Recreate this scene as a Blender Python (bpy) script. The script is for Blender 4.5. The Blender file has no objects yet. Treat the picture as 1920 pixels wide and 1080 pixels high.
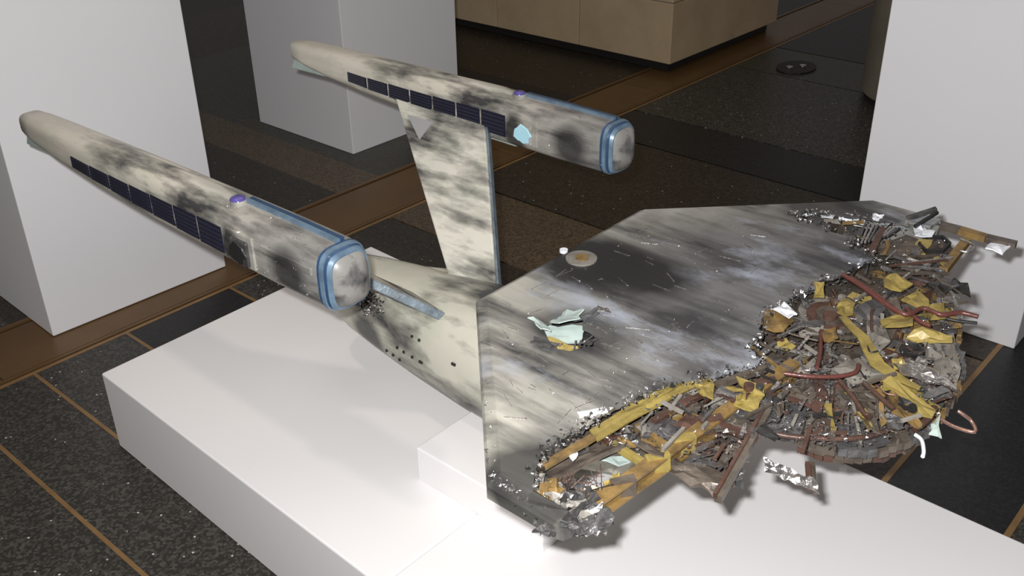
import bpy, bmesh, math, random
from mathutils import Vector, Matrix, noise
random.seed(7)
R = random.random
U = random.uniform
scene = bpy.context.scene
COL = scene.collection

# ------------------------------------------------------------------ camera
CAM_H, FPX, PITCH, ROLL, YAW = 1.65, 1900.0, 29.0, -1.0, 42.0
def _axes():
    p, r, y = map(math.radians, (PITCH, ROLL, YAW))
    fwd = Vector((0, math.cos(p), -math.sin(p))); right = Vector((1, 0, 0)); up = right.cross(fwd)
    Rr = math.cos(r)*right + math.sin(r)*up; Uu = -math.sin(r)*right + math.cos(r)*up
    dx = Vector((math.sin(y), math.cos(y), 0)); dy = Vector((-dx.y, dx.x, 0))
    w = lambda v: Vector((v.dot(dx), v.dot(dy), v.z))
    return w(Rr), w(Uu), w(fwd)
AR, AU, AF = _axes()
CPOS = Vector((0, 0, CAM_H))
def at(px, py, z):
    """point of the horizontal plane at height z seen at a pixel of the photograph"""
    d = (px-960)*AR - (py-540)*AU + FPX*AF
    return CPOS + d*((z-CAM_H)/d.z)
cam_data = bpy.data.cameras.new('camera'); cam = bpy.data.objects.new('camera', cam_data); COL.objects.link(cam)
cam_data.sensor_width = 36; cam_data.lens = FPX/1920*36; cam_data.clip_start = .02
cam.matrix_world = Matrix.Translation(CPOS) @ Matrix((AR, AU, -AF)).transposed().to_4x4()
scene.camera = cam

# ------------------------------------------------------------------ light
world = bpy.data.worlds.new('world'); scene.world = world; world.use_nodes = True
bg = world.node_tree.nodes['Background']; bg.inputs[0].default_value = (1, .95, .93, 1); bg.inputs[1].default_value = .15
def lamp(name, kind, loc, target, energy, color, size=.03, **kw):
    d = bpy.data.lights.new(name, kind); d.energy = energy; d.color = color
    if kind == 'AREA': d.shape = 'RECTANGLE'; d.size = size; d.size_y = kw.get('size_y', size)
    else: d.shadow_soft_size = size
    if kind == 'SPOT': d.spot_size = math.radians(kw.get('angle', 60)); d.spot_blend = kw.get('blend', .6)
    o = bpy.data.objects.new(name, d); COL.objects.link(o); o.location = loc
    o.rotation_euler = (Vector(target)-Vector(loc)).to_track_quat('-Z', 'Y').to_euler()
    return o
# the photographer's flash beside the lens, and the ceiling lamps of the hall
FL = CPOS - AR*.045 + AU*.05
lamp('camera_flash', 'AREA', FL, FL+AF, 62, (.985, .99, 1), .035, size_y=.02)
lamp('ceiling_spot', 'SPOT', (.21, 1.33, 3.6), (1.2, 1.5, .3), 54, (1, .86, .76), .09, angle=75)
lamp('ceiling_panel', 'AREA', (2.6, 2.2, 3.8), (2.6, 2.2, 0), 18, (1, .93, .86), 2.4, size_y=2.4)
vs = scene.view_settings
vs.view_transform = 'Standard'; vs.look = 'None'; vs.exposure = 0; vs.gamma = 1; vs.use_curve_mapping = False

# ------------------------------------------------------------------ materials
class N:
    def __init__(s, name):
        s.m = bpy.data.materials.new(name); s.m.use_nodes = True; s.t = s.m.node_tree
        s.b = s.t.nodes['Principled BSDF']
    def n(s, typ, ins=None, **props):
        k = s.t.nodes.new(typ)
        for a, v in props.items(): setattr(k, a, v)
        for a, v in (ins or {}).items():
            i = k.inputs[a]
            if hasattr(v, 'is_output'): s.t.links.new(v, i)
            else: i.default_value = v
        return k
    def set(s, **kw):
        for a, v in kw.items():
            i = s.b.inputs[a.replace('_', ' ')]
            if hasattr(v, 'is_output'): s.t.links.new(v, i)
            else: i.default_value = v
        return s
    def coord(s, scale=(1, 1, 1), loc=(0, 0, 0), rot=(0, 0, 0)):
        tc = s.n('ShaderNodeTexCoord')
        return s.n('ShaderNodeMapping', {'Vector': tc.outputs['Object'], 'Scale': scale, 'Location': loc, 'Rotation': rot}).outputs[0]
    def noise(s, vec, scale, detail=4, rough=.55):
        return s.n('ShaderNodeTexNoise', {'Vector': vec, 'Scale': scale, 'Detail': detail, 'Roughness': rough}).outputs[0]
    def ramp(s, fac, *stops):
        k = s.n('ShaderNodeValToRGB', {'Fac': fac}); e = k.color_ramp.elements
        while len(e) < len(stops): e.new(.5)
        for q, (p, c) in zip(e, stops):
            q.position = p; q.color = (c, c, c, 1) if isinstance(c, (int, float)) else (*c, 1)
        return k.outputs[0]
    def mix(s, fac, a, b, mode='MIX'):
        k = s.n('ShaderNodeMix', data_type='RGBA', blend_type=mode)
        for i, v in ((0, fac), (6, a), (7, b)):
            if hasattr(v, 'is_output'): s.t.links.new(v, k.inputs[i])
            else: k.inputs[i].default_value = (*v, 1) if isinstance(v, tuple) and len(v) == 3 else v
        return k.outputs[2]
    def math(s, op, a, b=0.0, clamp=False):
        k = s.n('ShaderNodeMath', operation=op); k.use_clamp = clamp
        for i, v in ((0, a), (1, b)):
            if hasattr(v, 'is_output'): s.t.links.new(v, k.inputs[i])
            else: k.inputs[i].default_value = v
        return k.outputs[0]
    def bump(s, h, strength=.3, dist=.002):
        s.t.links.new(s.n('ShaderNodeBump', {'Height': h, 'Strength': strength, 'Distance': dist}).outputs[0], s.b.inputs['Normal'])
        return s

def painted_white(name, base=(.77, .765, .775)):
    k = N(name); c = k.coord()
    col = k.mix(k.ramp(k.noise(c, 2.2, 5), (.3, 0), (.75, .6)), base, tuple(v*.95 for v in base))
    spots = k.n('ShaderNodeTexVoronoi', {'Vector': c, 'Scale': 5.5, 'Randomness': 1.0}).outputs['Distance']
    col = k.mix(k.ramp(spots, (.0, .7), (.010, .0)), col, (.5, .49, .48))
    k.set(Base_Color=col, Roughness=.42)
    return k.bump(k.noise(c, 60, 3), .12, .001).m
def terrazzo(name, ground, chip, fleck=.975, amount=.45):
    k = N(name); c = k.coord()
    v1 = k.n('ShaderNodeTexVoronoi', {'Vector': c, 'Scale': 150.0}); v2 = k.n('ShaderNodeTexVoronoi', {'Vector': c, 'Scale': 95.0})
    s1 = k.n('ShaderNodeSeparateColor', {'Color': v1.outputs['Color']}); s2 = k.n('ShaderNodeSeparateColor', {'Color': v2.outputs['Color']})
    col = k.mix(k.ramp(s1.outputs[0], (amount, 0), (amount+.12, 1)), ground, chip)
    col = k.mix(k.math('MULTIPLY', s1.outputs[1], .6), col, tuple(v*.45 for v in ground))
    near = k.math('LESS_THAN', v2.outputs['Distance'], .27)
    col = k.mix(k.math('MULTIPLY', k.math('GREATER_THAN', s2.outputs[0], fleck), near), col, (.6, .57, .52))
    col = k.mix(k.ramp(k.noise(c, 1.3, 4), (.3, 0), (.8, .45)), col, tuple(v*.6 for v in ground))
    k.set(Base_Color=col, Roughness=.42)
    k.b.inputs['Specular IOR Level'].default_value = .35
    return k.m
def metal(name, col, rough=.35, metallic=.8, var=.5, dark=(.03, .027, .025), scale=30, bump=.35):
    k = N(name); c = k.coord()
    f = k.ramp(k.noise(c, scale, 5, .65), (.42, 0), (.72, var))
    k.set(Base_Color=k.mix(f, col, dark), Roughness=rough, Metallic=metallic)
    return k.bump(k.noise(c, scale*2.5, 4), bump, .003).m
def sooty(name, scale=(8, 1.5, 8), rot=0, lo=.44, hi=.66, base=(.60, .57, .48), rough=.42, patches=(), blue=0.0, grey=0.0, greyc=None, off=0, clean=None):
    """pale hull paint with smeared soot; patches: (x, y, z, rx, ry, strength) scorch marks with a place of their own"""
    k = N(name)
    v = k.coord(scale, (off, off*1.7, off*.6), (0, 0, rot)); c = k.coord((1, 1, 1), (off, 0, 0))
    streak = k.noise(v, 1.5, 6, .6); broad = k.noise(c, 5.0, 4, .55); fine = k.noise(v, 6, 4, .6)
    h = k.math('ADD', k.math('MULTIPLY', streak, .62), k.math('MULTIPLY', broad, .38))
    f = k.ramp(h, (lo, 0), ((lo+hi)/2, .55), (hi, .97))
    if clean:      # the tail end stayed clean
        yy = k.n('ShaderNodeSeparateXYZ', {0: k.coord()}).outputs[1]
        f = k.math('MULTIPLY', f, k.n('ShaderNodeMapRange', {'Value': yy, 'From Min': clean[0], 'From Max': clean[1], 'To Min': 1.0, 'To Max': .12}).outputs[0])
    tint = k.mix(k.ramp(k.noise(c, 9, 3), (.4, 0), (.7, 1)), base, (base[0]*.86, base[1]*.9, base[2]*.86))
    col = tint
    if greyc:      # burnt dark around the torn opening
        x, y, z, r0, r1 = greyc
        d = k.n('ShaderNodeVectorMath', {0: k.coord(), 1: (x, y, z)}, operation='DISTANCE').outputs['Value']
        d = k.math('ADD', d, k.math('MULTIPLY', k.math('SUBTRACT', streak, .5), .5))
        col = k.mix(k.ramp(d, (r0, grey), (r1, 0)), col, (.13, .127, .13))
    col = k.mix(f, col, (.035, .034, .036))
    if blue:
        g = k.ramp(k.noise(k.coord((3.2, 1.5, 3), (3+off, 1, 0), (0, 0, .5)), 3.2, 6, .65), (.53, 0), (.70, blue))
        col = k.mix(g, col, (.40, .43, .50))
    for x, y, z, rx, ry, st in patches:
        q = k.n('ShaderNodeVectorMath', {0: k.coord(), 1: (x, y, z)}, operation='SUBTRACT').outputs[0]
        q = k.n('ShaderNodeVectorMath', {0: q, 1: (1/rx, 1/ry, 1/max(rx, ry))}, operation='MULTIPLY').outputs[0]
        d = k.n('ShaderNodeVectorMath', {0: q}, operation='LENGTH').outputs['Value']
        d = k.math('ADD', d, k.math('MULTIPLY', k.math('SUBTRACT', broad, .5), 1.2))
        col = k.mix(k.ramp(d, (.55, st), (1.15, 0)), col, (.014, .014, .015))
    k.set(Base_Color=col, Roughness=rough)
    return k.bump(fine, .22, .002).m

M = {}
M['white'] = painted_white('pedestal_white_paint')
M['platform'] = painted_white('platform_white_paint', (.80, .775, .765))
M['terrazzo'] = terrazzo('dark_speckled_terrazzo', (.030, .027, .022), (.085, .078, .066))
M['terrazzo_brown'] = terrazzo('brown_speckled_terrazzo', (.024, .018, .012), (.052, .040, .027), .988)
M['terrazzo_black'] = terrazzo('black_terrazzo', (.011, .0105, .011), (.020, .0195, .020), .999)
M['terrazzo_tan'] = terrazzo('tan_terrazzo', (.062, .044, .026), (.125, .088, .052), .999, .25)
M['terrazzo_green'] = terrazzo('greenish_grey_terrazzo', (.040, .037, .028), (.066, .062, .046), .997)
M['brass'] = metal('brass_divider', (.26, .15, .06), .45, .3, .4, (.10, .05, .02), 12, .1)
M['bronze'] = metal('bronze_channel_plate', (.135, .072, .024), .38, .25, .55, (.070, .034, .010), 2.2, .05)
M['groove'] = metal('dark_groove_metal', (.035, .02, .01), .6, .2, .2)  # darker brown metal for the grooves between the channel lips
M['stone'] = None
k = N('limestone'); c = k.coord(); col = k.mix(k.ramp(k.noise(c, 3, 6, .6), (.3, 0), (.75, 1)), (.52, .40, .25), (.40, .29, .175))
col = k.mix(k.ramp(k.noise(k.coord((1, 1, 1), (4, 2, 1)), 6, 3), (.66, 0), (.74, .5)), col, (.13, .09, .05))
k.set(Base_Color=col, Roughness=.75); k.bump(k.noise(c, 40, 4), .3, .003); M['stone'] = k.m
k = N('grey_column_stone'); c = k.coord(); k.set(Base_Color=k.mix(k.ramp(k.noise(c, 4, 5), (.35, 0), (.7, 1)), (.20, .175, .13), (.14, .12, .09)), Roughness=.8); M['colstone'] = k.m
M['mortar'] = metal('pale_mortar', (.36, .34, .31), .9, 0, .2)
M['plinth'] = metal('dark_plinth_stone', (.012, .010, .009), .6, 0, .2)

# ship paints (coordinates are the model's own)
SO = Vector((1.375, 1.0, .315))                 # base of the model on the riser
def sh(px, py, z): return at(px, py, z) - SO      # pixel at true height -> model coordinates
ZT = .765                                         # height of the broad hull's upper face
p1 = sh(1120, 494, ZT); p2 = sh(1180, 505, ZT); p3 = sh(1080, 625, ZT); cc = sh(1600, 590, ZT); p4 = sh(1030, 900, ZT); p5 = sh(1560, 395, ZT)
M['hull'] = sooty('sooty_hull_paint', (11, 1.5, 6), .12, .445, .60, (.52, .49, .42), .36,
                  [(p1.x, p1.y, p1.z, .135, .15, .97), (p2.x, p2.y, p2.z, .11, .16, .95), (p3.x, p3.y, p3.z, .10, .11, .7), (p4.x, p4.y, p4.z, .13, .12, .9), (p5.x, p5.y, p5.z, .10, .12, .8)],
                  .7, .95, (cc.x, cc.y, cc.z, .30, .70))
M['body'] = sooty('sooty_fuselage_paint', (9, 2.2, 9), 0, .475, .625, (.56, .535, .45), .42,
                  [(-.10, .60, .10, .06, .07, .85)], 0, off=2.3)
M['pod'] = sooty('sooty_pod_paint', (15, 3.2, 15), 0, .455, .60, (.62, .575, .49), .36, [(-.05, -.30, -.02, .06, .04, .9), (-.05, -.47, -.01, .05, .06, .8)], 0, .8, (0, -.62, 0, .10, .52), off=5.1, clean=(.10, .42))
M['strut'] = sooty('sooty_strut_paint', (12, 2.6, 12), .12, .44, .60, (.64, .61, .53), .40, [], 0, off=8.4)
M['slot'] = metal('dark_navy_glass', (.018, .018, .035), .28, .1, .2, (.008, .008, .012), 20, .1)
M['slat'] = metal('dark_navy_slat', (.035, .035, .055), .3, .2, .4, (.012, .012, .02), 14, .1)
M['blue'] = metal('light_blue_trim', (.14, .21, .28), .34, .1, .85, (.05, .08, .12), 18, .25)
M['bluedark'] = metal('deep_blue_trim', (.035, .075, .15), .3, .2, .4)
M['steel'] = metal('dark_teal_edge', (.07, .10, .11), .35, .2, .4)
M['strutgrey'] = metal('plain_grey_inset', (.33, .33, .33), .5, 0, .2, (.2, .2, .2), 12, .05)
M['skyblue'] = metal('pale_sky_blue_patch', (.42, .70, .80), .3, 0, .05)
M['channel'] = metal('blue_grey_channel', (.17, .21, .24), .35, .1, .8, (.06, .07, .075), 30, .4)
M['violet'] = metal('violet_lens', (.10, .08, .28), .15, .1, .2, (.03, .02, .10), 20, .05)
M['mint'] = metal('pale_mint_plastic', (.42, .50, .46), .45, 0, .35, (.15, .17, .16), 18, .1)
M['yellow'] = metal('yellow_primer', (.31, .235, .065), .42, .05, .75, (.09, .06, .02), 22, .4)
M['ochre'] = metal('scorched_ochre', (.24, .15, .05), .42, .15, .85, (.05, .035, .02), 26, .4)
M['rust'] = metal('rust_red', (.100, .052, .038), .4, .2, .75, (.04, .022, .016), 28, .5)
M['brown'] = metal('burnt_brown', (.145, .118, .094), .36, .4, .8, (.03, .022, .018), 26, .5)
M['gun'] = metal('burnt_gunmetal', (.17, .163, .162), .3, .6, .8, (.02, .019, .02), 30, .6)
M['grey'] = metal('warm_grey_plastic', (.24, .22, .19), .4, .1, .75, (.05, .045, .04), 20, .4)
M['silver'] = metal('melted_silver', (.62, .59, .57), .2, .9, .6, (.08, .07, .07), 60, .8)
M['char'] = metal('charred_black', (.02, .019, .018), .5, .2, .4)
M['paper'] = metal('white_plastic_scrap', (.72, .74, .78), .4, 0, .25, (.3, .3, .3), 20, .1)
M['redtube'] = metal('red_brown_tube', (.115, .038, .030), .3, .1, .55, (.05, .02, .015), 40, .3)
M['copper'] = metal('copper_wire', (.34, .20, .16), .3, .7, .4)

# ------------------------------------------------------------------ mesh helpers
class MB:
    def __init__(s): s.v = []; s.f = []
    def add(s, vs_, fs):
        o = len(s.v); s.v += [Vector(v) for v in vs_]; s.f += [tuple(i+o for i in f) for f in fs]; return s
    def box(s, a, b):
        (x0, y0, z0), (x1, y1, z1) = a, b
        return s.add([(x0,y0,z0),(x1,y0,z0),(x1,y1,z0),(x0,y1,z0),(x0,y0,z1),(x1,y0,z1),(x1,y1,z1),(x0,y1,z1)],
                     [(3,2,1,0),(4,5,6,7),(0,1,5,4),(1,2,6,5),(2,3,7,6),(3,0,4,7)])
    def prism(s, pts, z0, z1):
        n = len(pts)
        ar = sum(pts[i][0]*pts[(i+1) % n][1]-pts[(i+1) % n][0]*pts[i][1] for i in range(n))
        if ar < 0: pts = pts[::-1]
        return s.add([(p[0], p[1], z0) for p in pts]+[(p[0], p[1], z1) for p in pts],
                     [tuple(range(n-1, -1, -1)), tuple(range(n, 2*n))]+[(i, (i+1) % n, (i+1) % n+n, i+n) for i in range(n)])
    def beam(s, a, b, w, h, up=Vector((0, 0, 1)), w2=None, h2=None):
        a, b = Vector(a), Vector(b); d = (b-a).normalized(); x = d.cross(up)
        x = x.normalized() if x.length > 1e-5 else Vector((1, 0, 0)); y = x.cross(d)
        vs_ = []
        for p, ww, hh in ((a, w, h), (b, w2 or w, h2 or h)):
            vs_ += [p-x*ww/2-y*hh/2, p+x*ww/2-y*hh/2, p+x*ww/2+y*hh/2, p-x*ww/2+y*hh/2]
        return s.add(vs_, [(0,1,2,3),(7,6,5,4),(0,4,5,1),(1,5,6,2),(2,6,7,3),(3,7,4,0)])
    def tube(s, pts, r, n=6, taper=1.0):
        pts = [Vector(p) for p in pts]; vs_ = []; fs = []
        for i, p in enumerate(pts):
            d = (pts[min(i+1, len(pts)-1)]-pts[max(i-1, 0)]).normalized()
            x = d.cross(Vector((.1, .2, 1))).normalized(); y = d.cross(x)
            rr = r*(1+(taper-1)*i/(len(pts)-1))
            vs_ += [p+(x*math.cos(2*math.pi*k/n)+y*math.sin(2*math.pi*k/n))*rr for k in range(n)]
        for i in range(len(pts)-1):
            for k in range(n): fs.append((i*n+k, i*n+(k+1) % n, (i+1)*n+(k+1) % n, (i+1)*n+k))
        fs += [tuple(range(n-1, -1, -1)), tuple(range((len(pts)-1)*n, len(pts)*n))]
        return s.add(vs_, fs)
    def sheet(s, o, u, v, nu, nv, jit=.0, th=.002, edge=0.0, bend=0.0):
        """thin torn plate: corner o, sides u and v, rumpled by jit, ragged edges"""
        o, u, v = Vector(o), Vector(u), Vector(v); nn = u.cross(v).normalized(); top = []
        for j in range(nv+1):
            for i in range(nu+1):
                a, b = i/nu, j/nv; p = o+u*a+v*b+nn*(U(-jit, jit)+bend*math.sin(math.pi*a))
                if i in (0, nu) : p += u.normalized()*U(-edge, edge)
                if j in (0, nv) : p += v.normalized()*U(-edge, edge)
                top.append(p)
        m = len(top); w = nu+1; fs = []
        for j in range(nv):
            for i in range(nu):
                q = (j*w+i, j*w+i+1, (j+1)*w+i+1, (j+1)*w+i); fs.append(q); fs.append(tuple(m+k for k in q[::-1]))
        ring = [i for i in range(w)]+[j*w+nu for j in range(1, nv+1)]+[nv*w+i for i in range(nu-1, -1, -1)]+[j*w for j in range(nv-1, 0, -1)]
        for a, b in zip(ring, ring[1:]+ring[:1]): fs.append((b, a, m+a, m+b))
        return s.add(top+[p-nn*th for p in top], fs)
    def loft(s, secs, n=20, ex=3.0):
        """secs: (y, half width, centre z, half height[, x])"""
        vs_ = []; fs = []
        for sc in secs:
            y, w, zc, h = sc[:4]; xc = sc[4] if len(sc) > 4 else 0
            for k in range(n):
                t = 2*math.pi*(k+.5)/n; c_, s_ = math.cos(t), math.sin(t)
                vs_.append((xc+w*math.copysign(abs(c_)**(2/ex), c_), y, zc+h*math.copysign(abs(s_)**(2/ex), s_)))
        for i in range(len(secs)-1):
            for k in range(n): fs.append((i*n+k, (i+1)*n+k, (i+1)*n+(k+1) % n, i*n+(k+1) % n))
        fs += [tuple(range(n)), tuple(range(len(secs)*n-1, (len(secs)-1)*n-1, -1))]
        return s.add(vs_, fs)
    def mesh(s, name, mat, smooth=False, bevel=0.0, seg=2):
        me = bpy.data.meshes.new(name); me.from_pydata(s.v, [], s.f)
        bm = bmesh.new(); bm.from_mesh(me)
        if bevel: bmesh.ops.bevel(bm, geom=list(bm.edges), offset=bevel, segments=seg, affect='EDGES', profile=.5)
        bmesh.ops.recalc_face_normals(bm, faces=bm.faces)
        bm.to_mesh(me); bm.free(); me.materials.append(mat)
        if smooth:
            me.shade_smooth()
            try: me.set_sharp_from_angle(angle=math.radians(smooth if smooth is not True else 40))
            except Exception: pass
        return me
    def obj(s, name, mat, parent=None, smooth=False, bevel=0.0, loc=None, **tags):
        return link(name, s.mesh(name, mat, smooth, bevel), parent, loc, **tags)
def link(name, me, parent=None, loc=None, **tags):
    o = bpy.data.objects.new(name, me); COL.objects.link(o)
    if parent: o.parent = parent
    if loc is not None: o.location = loc
    for a, b in tags.items(): o[a] = b
    return o
def centred(mb):
    """move the vertices so that the first object origin lies at their base centre"""
    xs = [v.x for v in mb.v]; ys = [v.y for v in mb.v]; zs = [v.z for v in mb.v]
    o = Vector(((min(xs)+max(xs))/2, (min(ys)+max(ys))/2, min(zs))); mb.v = [v-o for v in mb.v]; return o
def piece(name, mb, mat, parent, **kw):
    o = centred(mb); return mb.obj(name, mat, parent, loc=o, **kw)

# ------------------------------------------------------------------ the hall floor
fb = MB().box((-6, -4, -.06), (14, 12, -.006))
floor = fb.obj('floor', M['terrazzo'], kind='structure', label='dark polished terrazzo floor with brass divider strips')
def slab(x0, x1, y0, y1, mat): piece('terrazzo_slab', MB().box((x0, y0, -.012), (x1, y1, 0)), M[mat], floor)
def brass(x0, x1, y0, y1): piece('brass_strip', MB().box((x0, y0, -.012), (x1, y1, .0012)), M['brass'], floor)
CH0, CH1 = 2.725, 3.065                     # the bronze channel runs across the hall between these
BW = .011
cols = [(-6, .40, 'terrazzo'), (.40, .69, 'terrazzo'), (.69, .915, 'terrazzo'), (.915, 1.215, 'terrazzo'), (1.215, 1.60, 'terrazzo_black'), (1.60, 2.0, 'terrazzo'),
        (2.0, 2.33, 'terrazzo_brown'), (2.33, 2.77, 'terrazzo_tan'), (2.77, 3.58, 'terrazzo_brown'), (3.58, 3.94, 'terrazzo_black'), (3.94, 4.88, 'terrazzo'),
        (4.88, 5.35, 'terrazzo_green'), (5.35, 7.5, 'terrazzo_black'), (7.5, 14, 'terrazzo_brown')]
for x0, x1, m in cols:
    slab(x0+BW/2, x1-BW/2, .63+BW/2, CH0, m)
    if x0 > -5 and x0 < 2.0: brass(x0-BW/2, x0+BW/2, .63+BW/2, CH0)
for y0, y1, m in [(-4, .335, 'terrazzo'), (.335, .63, 'terrazzo_black')]:
    for x0, x1 in ((-6, .4), (.4, 2.4), (2.4, 4.4), (4.4, 14)): slab(x0, x1, y0+BW/2, y1-BW/2, m)
for y in (.335, .63): brass(-6, 14, y-BW/2-.002, y+BW/2+.002)
for x0, x1, m in [(-6, 1.0, 'terrazzo'), (1.0, 2.35, 'terrazzo_brown'), (2.35, 2.58, 'terrazzo_tan'), (2.58, 3.45, 'terrazzo_green'), (3.45, 3.92, 'terrazzo_black'), (3.92, 4.6, 'terrazzo_brown'), (4.6, 14, 'terrazzo_black')]:
    slab(x0, x1, CH1, 5.2, m)
for x0, x1, m in [(-6, 2.35, 'terrazzo_black'), (2.35, 4.4, 'terrazzo_brown'), (4.4, 14, 'terrazzo_black')]:
    slab(x0, x1, 5.2, 6.1, m); slab(x0, x1, 6.1, 12, 'terrazzo_black')
# bronze channel: plates between raised double lips
for i, x in enumerate([-6+1.14*j for j in range(15)]):
    piece('bronze_plate', MB().box((x+.002, CH0+.045, -.012), (x+1.138, CH1-.03, -.002)), M['bronze'], floor)
for y0, y1, z, m in [(CH0, CH0+.014, .001, 'brass'), (CH0+.014, CH0+.024, -.004, 'groove'), (CH0+.024, CH0+.037, .001, 'bronze'), (CH0+.037, CH0+.045, -.005, 'groove'),
                     (CH1-.03, CH1-.018, -.005, 'groove'), (CH1-.018, CH1, .001, 'bronze')]:
    piece('channel_lip', MB().box((-6, y0, -.012), (11.1, y1, z)), M[m], floor)

# floor outlet plate far behind
op = link('floor_outlet', None, loc=(5.05, 2.44, 0), label='small dark floor outlet plate with two bright caps on the tan slab', category='floor outlet')
MB().prism([(.13*math.cos(t*math.pi/8), .10*math.sin(t*math.pi/8)) for t in range(16)], .0, .008).obj('cover_plate', M['plinth'], op)
for dx in (-.035, .035): MB().prism([(dx+.018*math.cos(t*math.pi/5), dx*-.6+.018*math.sin(t*math.pi/5)) for t in range(10)], .008, .014).obj('cap', M['silver'], op)

# stone pier: courses of blocks with recessed joints
pier = link('wall_pier', None, loc=(5.1, 3.9, 0), kind='structure', label='massive tan limestone pier of two visible courses')
PX0, PX1, PY0, PY1 = 4.53, 5.69, 2.915, 5.4
def pb(name, a, b, mat, bev=.004):
    b_ = MB().box(a, b); o = centred(b_); return b_.obj(name, mat, pier, bevel=bev, loc=o-Vector((5.1, 3.9, 0)))
pb('plinth', (PX0+.04, PY0+.04, 0), (PX1-.04, PY1, .05), M['plinth'], .002)
pb('core', (PX0+.012, PY0+.012, .05), (PX1-.012, PY1, 2.55), M['mortar'], .002)
zc = [.05, .375, .72, 1.1, 1.6, 2.1, 2.55]
for i, (z0, z1) in enumerate(zip(zc, zc[1:])):
    ys = [PY0, PY0+(.62, .95)[i % 2], PY0+(1.25, 1.7)[i % 2], PY1]
    for j, (y0, y1) in enumerate(zip(ys, ys[1:])):
        if j == 0: pb('stone_block', (PX0, y0, z0+.002), (PX1, y1-.002, z1-.003), M['stone'])
        else: pb('stone_block', (PX0, y0+.002, z0+.002), (PX1, y1-.002, z1-.003), M['stone'])
# round stone column
colc = MB(); cx, cy, cr = 5.02, 1.62, .40
for z0, z1 in ((.0, .04),): colc.prism([(cr*.96*math.cos(t*math.pi/24), cr*.96*math.sin(t*math.pi/24)) for t in range(48)], z0, z1)
column = link('wall_column', None, loc=(cx, cy, 0), kind='structure', label='round stone column standing behind the right pedestal')
colc.obj('base_ring', M['plinth'], column, smooth=30)
for z0, z1 in ((.04, .60), (.604, 1.4), (1.404, 2.6)):
    MB().prism([(cr*math.cos(t*math.pi/24), cr*math.sin(t*math.pi/24)) for t in range(48)], z0, z1).obj('stone_drum', M['colstone'], column, smooth=30)

# ------------------------------------------------------------------ pedestals, platform, riser
def pedestal(x0, x1, y0, y1, h, rz, label):
    cx, cy = (x0+x1)/2, (y0+y1)/2
    p = link('display_pedestal', None, loc=(cx, cy, 0), label=label, category='pedestal', group='tall white display pedestals')
    p.rotation_euler.z = math.radians(rz)
    w, d = (x1-x0)/2, (y1-y0)/2
    MB().box((-w, -d, .0), (w, d, h-.022)).obj('body', M['white'], p, bevel=.0035)
    MB().box((-w, -d, h-.0215), (w, d, h)).obj('top_panel', M['white'], p, bevel=.003)
pedestal(1.062, 1.69, 2.877, 3.50, 1.16, -1.4, 'tall white pedestal at the left behind the tail of the nearer engine pod')
pedestal(2.672, 3.352, 3.342, 4.022, 1.16, .4, 'tall white pedestal in the background behind the farther engine pod')
pedestal(2.892, 3.45, .592, 1.132, 1.16, 0, 'tall white pedestal at the right behind the torn front of the spacecraft')
PZ = .23
def platform(y0, y1, label):
    m = MB(); x0a = .900 if y1 > 2 else .872
    m.prism([(.872 + (.9-.872)*max(0, (y0-1.135)/1.083), y0), (x0a if y1 > 2 else .872, y1), (1.822 if y1 > 2 else 1.785, y1+(.015 if y1 > 2 else 0)), (1.785 if y0 > 1 else 1.765, y0)], .0, PZ)
    o = centred(m)
    m.obj('display_platform', M['platform'], None, bevel=.004, loc=o, label=label, category='platform', group='low white display platform sections')
platform(1.1355, 2.218, 'low white display platform section under the tail of the wrecked spacecraft')
platform(-.75, 1.1345, 'low white display platform section in the foreground under the torn hull')
rm = MB().box((1.137, .956, PZ), (1.60, 1.306, PZ+.085)); o = centred(rm)
rm.obj('riser_block', M['platform'], None, bevel=.003, loc=o, label='small white riser block on the platform carrying the spacecraft model', category='riser')

# ------------------------------------------------------------------ the wrecked model spacecraft (plain generic craft)
ship = link('spacecraft_model', None, loc=SO, label='large scorched wrecked spacecraft model with two engine pods and torn open front hull', category='model spacecraft')
S = lambda x, y, z: Vector((x, y, z))-SO        # hall coordinates -> model coordinates

# fuselage
fz = MB(); secs = []
for y, w, z, h in [(1.815, .030, .455, .028), (1.80, .058, .452, .055), (1.765, .078, .448, .074), (1.70, .092, .446, .086), (1.60, .106, .446, .098), (1.45, .126, .449, .112), (1.30, .140, .453, .126), (1.15, .146, .4565, .139), (.98, .142, .456, .138), (.90, .120, .456, .115), (.88, .06, .456, .06)]:
    secs.append((y-SO.y, w, z-SO.z, h))
fz.loft(secs, 28, 2.6); body = fz.obj('fuselage', M['body'], ship, smooth=50)
MB().loft([(.86-SO.y, .03, .30, .10), (.90-SO.y, .055, .30, .115), (1.03-SO.y, .055, .30, .115), (1.085-SO.y, .02, .28, .10)], 16, 3).obj('hull_support', M['body'], ship, smooth=40)
def body_side(y, t):
    """point on the fuselage skin at hall y and section angle t (0 = right, 90 = top)"""
    for a, b in zip(secs, secs[1:]):
        if b[0] <= y-SO.y <= a[0]:
            q = (y-SO.y-b[0])/(a[0]-b[0]); w, z, h = (b[i]+(a[i]-b[i])*q for i in (1, 2, 3)); break
    c_, s_ = math.cos(math.radians(t)), math.sin(math.radians(t))
    return Vector((w*math.copysign(abs(c_)**(2/2.6), c_), y-SO.y, z+h*math.copysign(abs(s_)**(2/2.6), s_)))
def skin_at(px, py):
    def e(q):
        d = q+SO-CPOS; return (960+FPX*d.dot(AR)/d.dot(AF)-px)**2+(540-FPX*d.dot(AU)/d.dot(AF)-py)**2
    return min((body_side(y/200, t) for y in range(185, 360) for t in range(92, 230, 3)), key=e)
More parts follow.
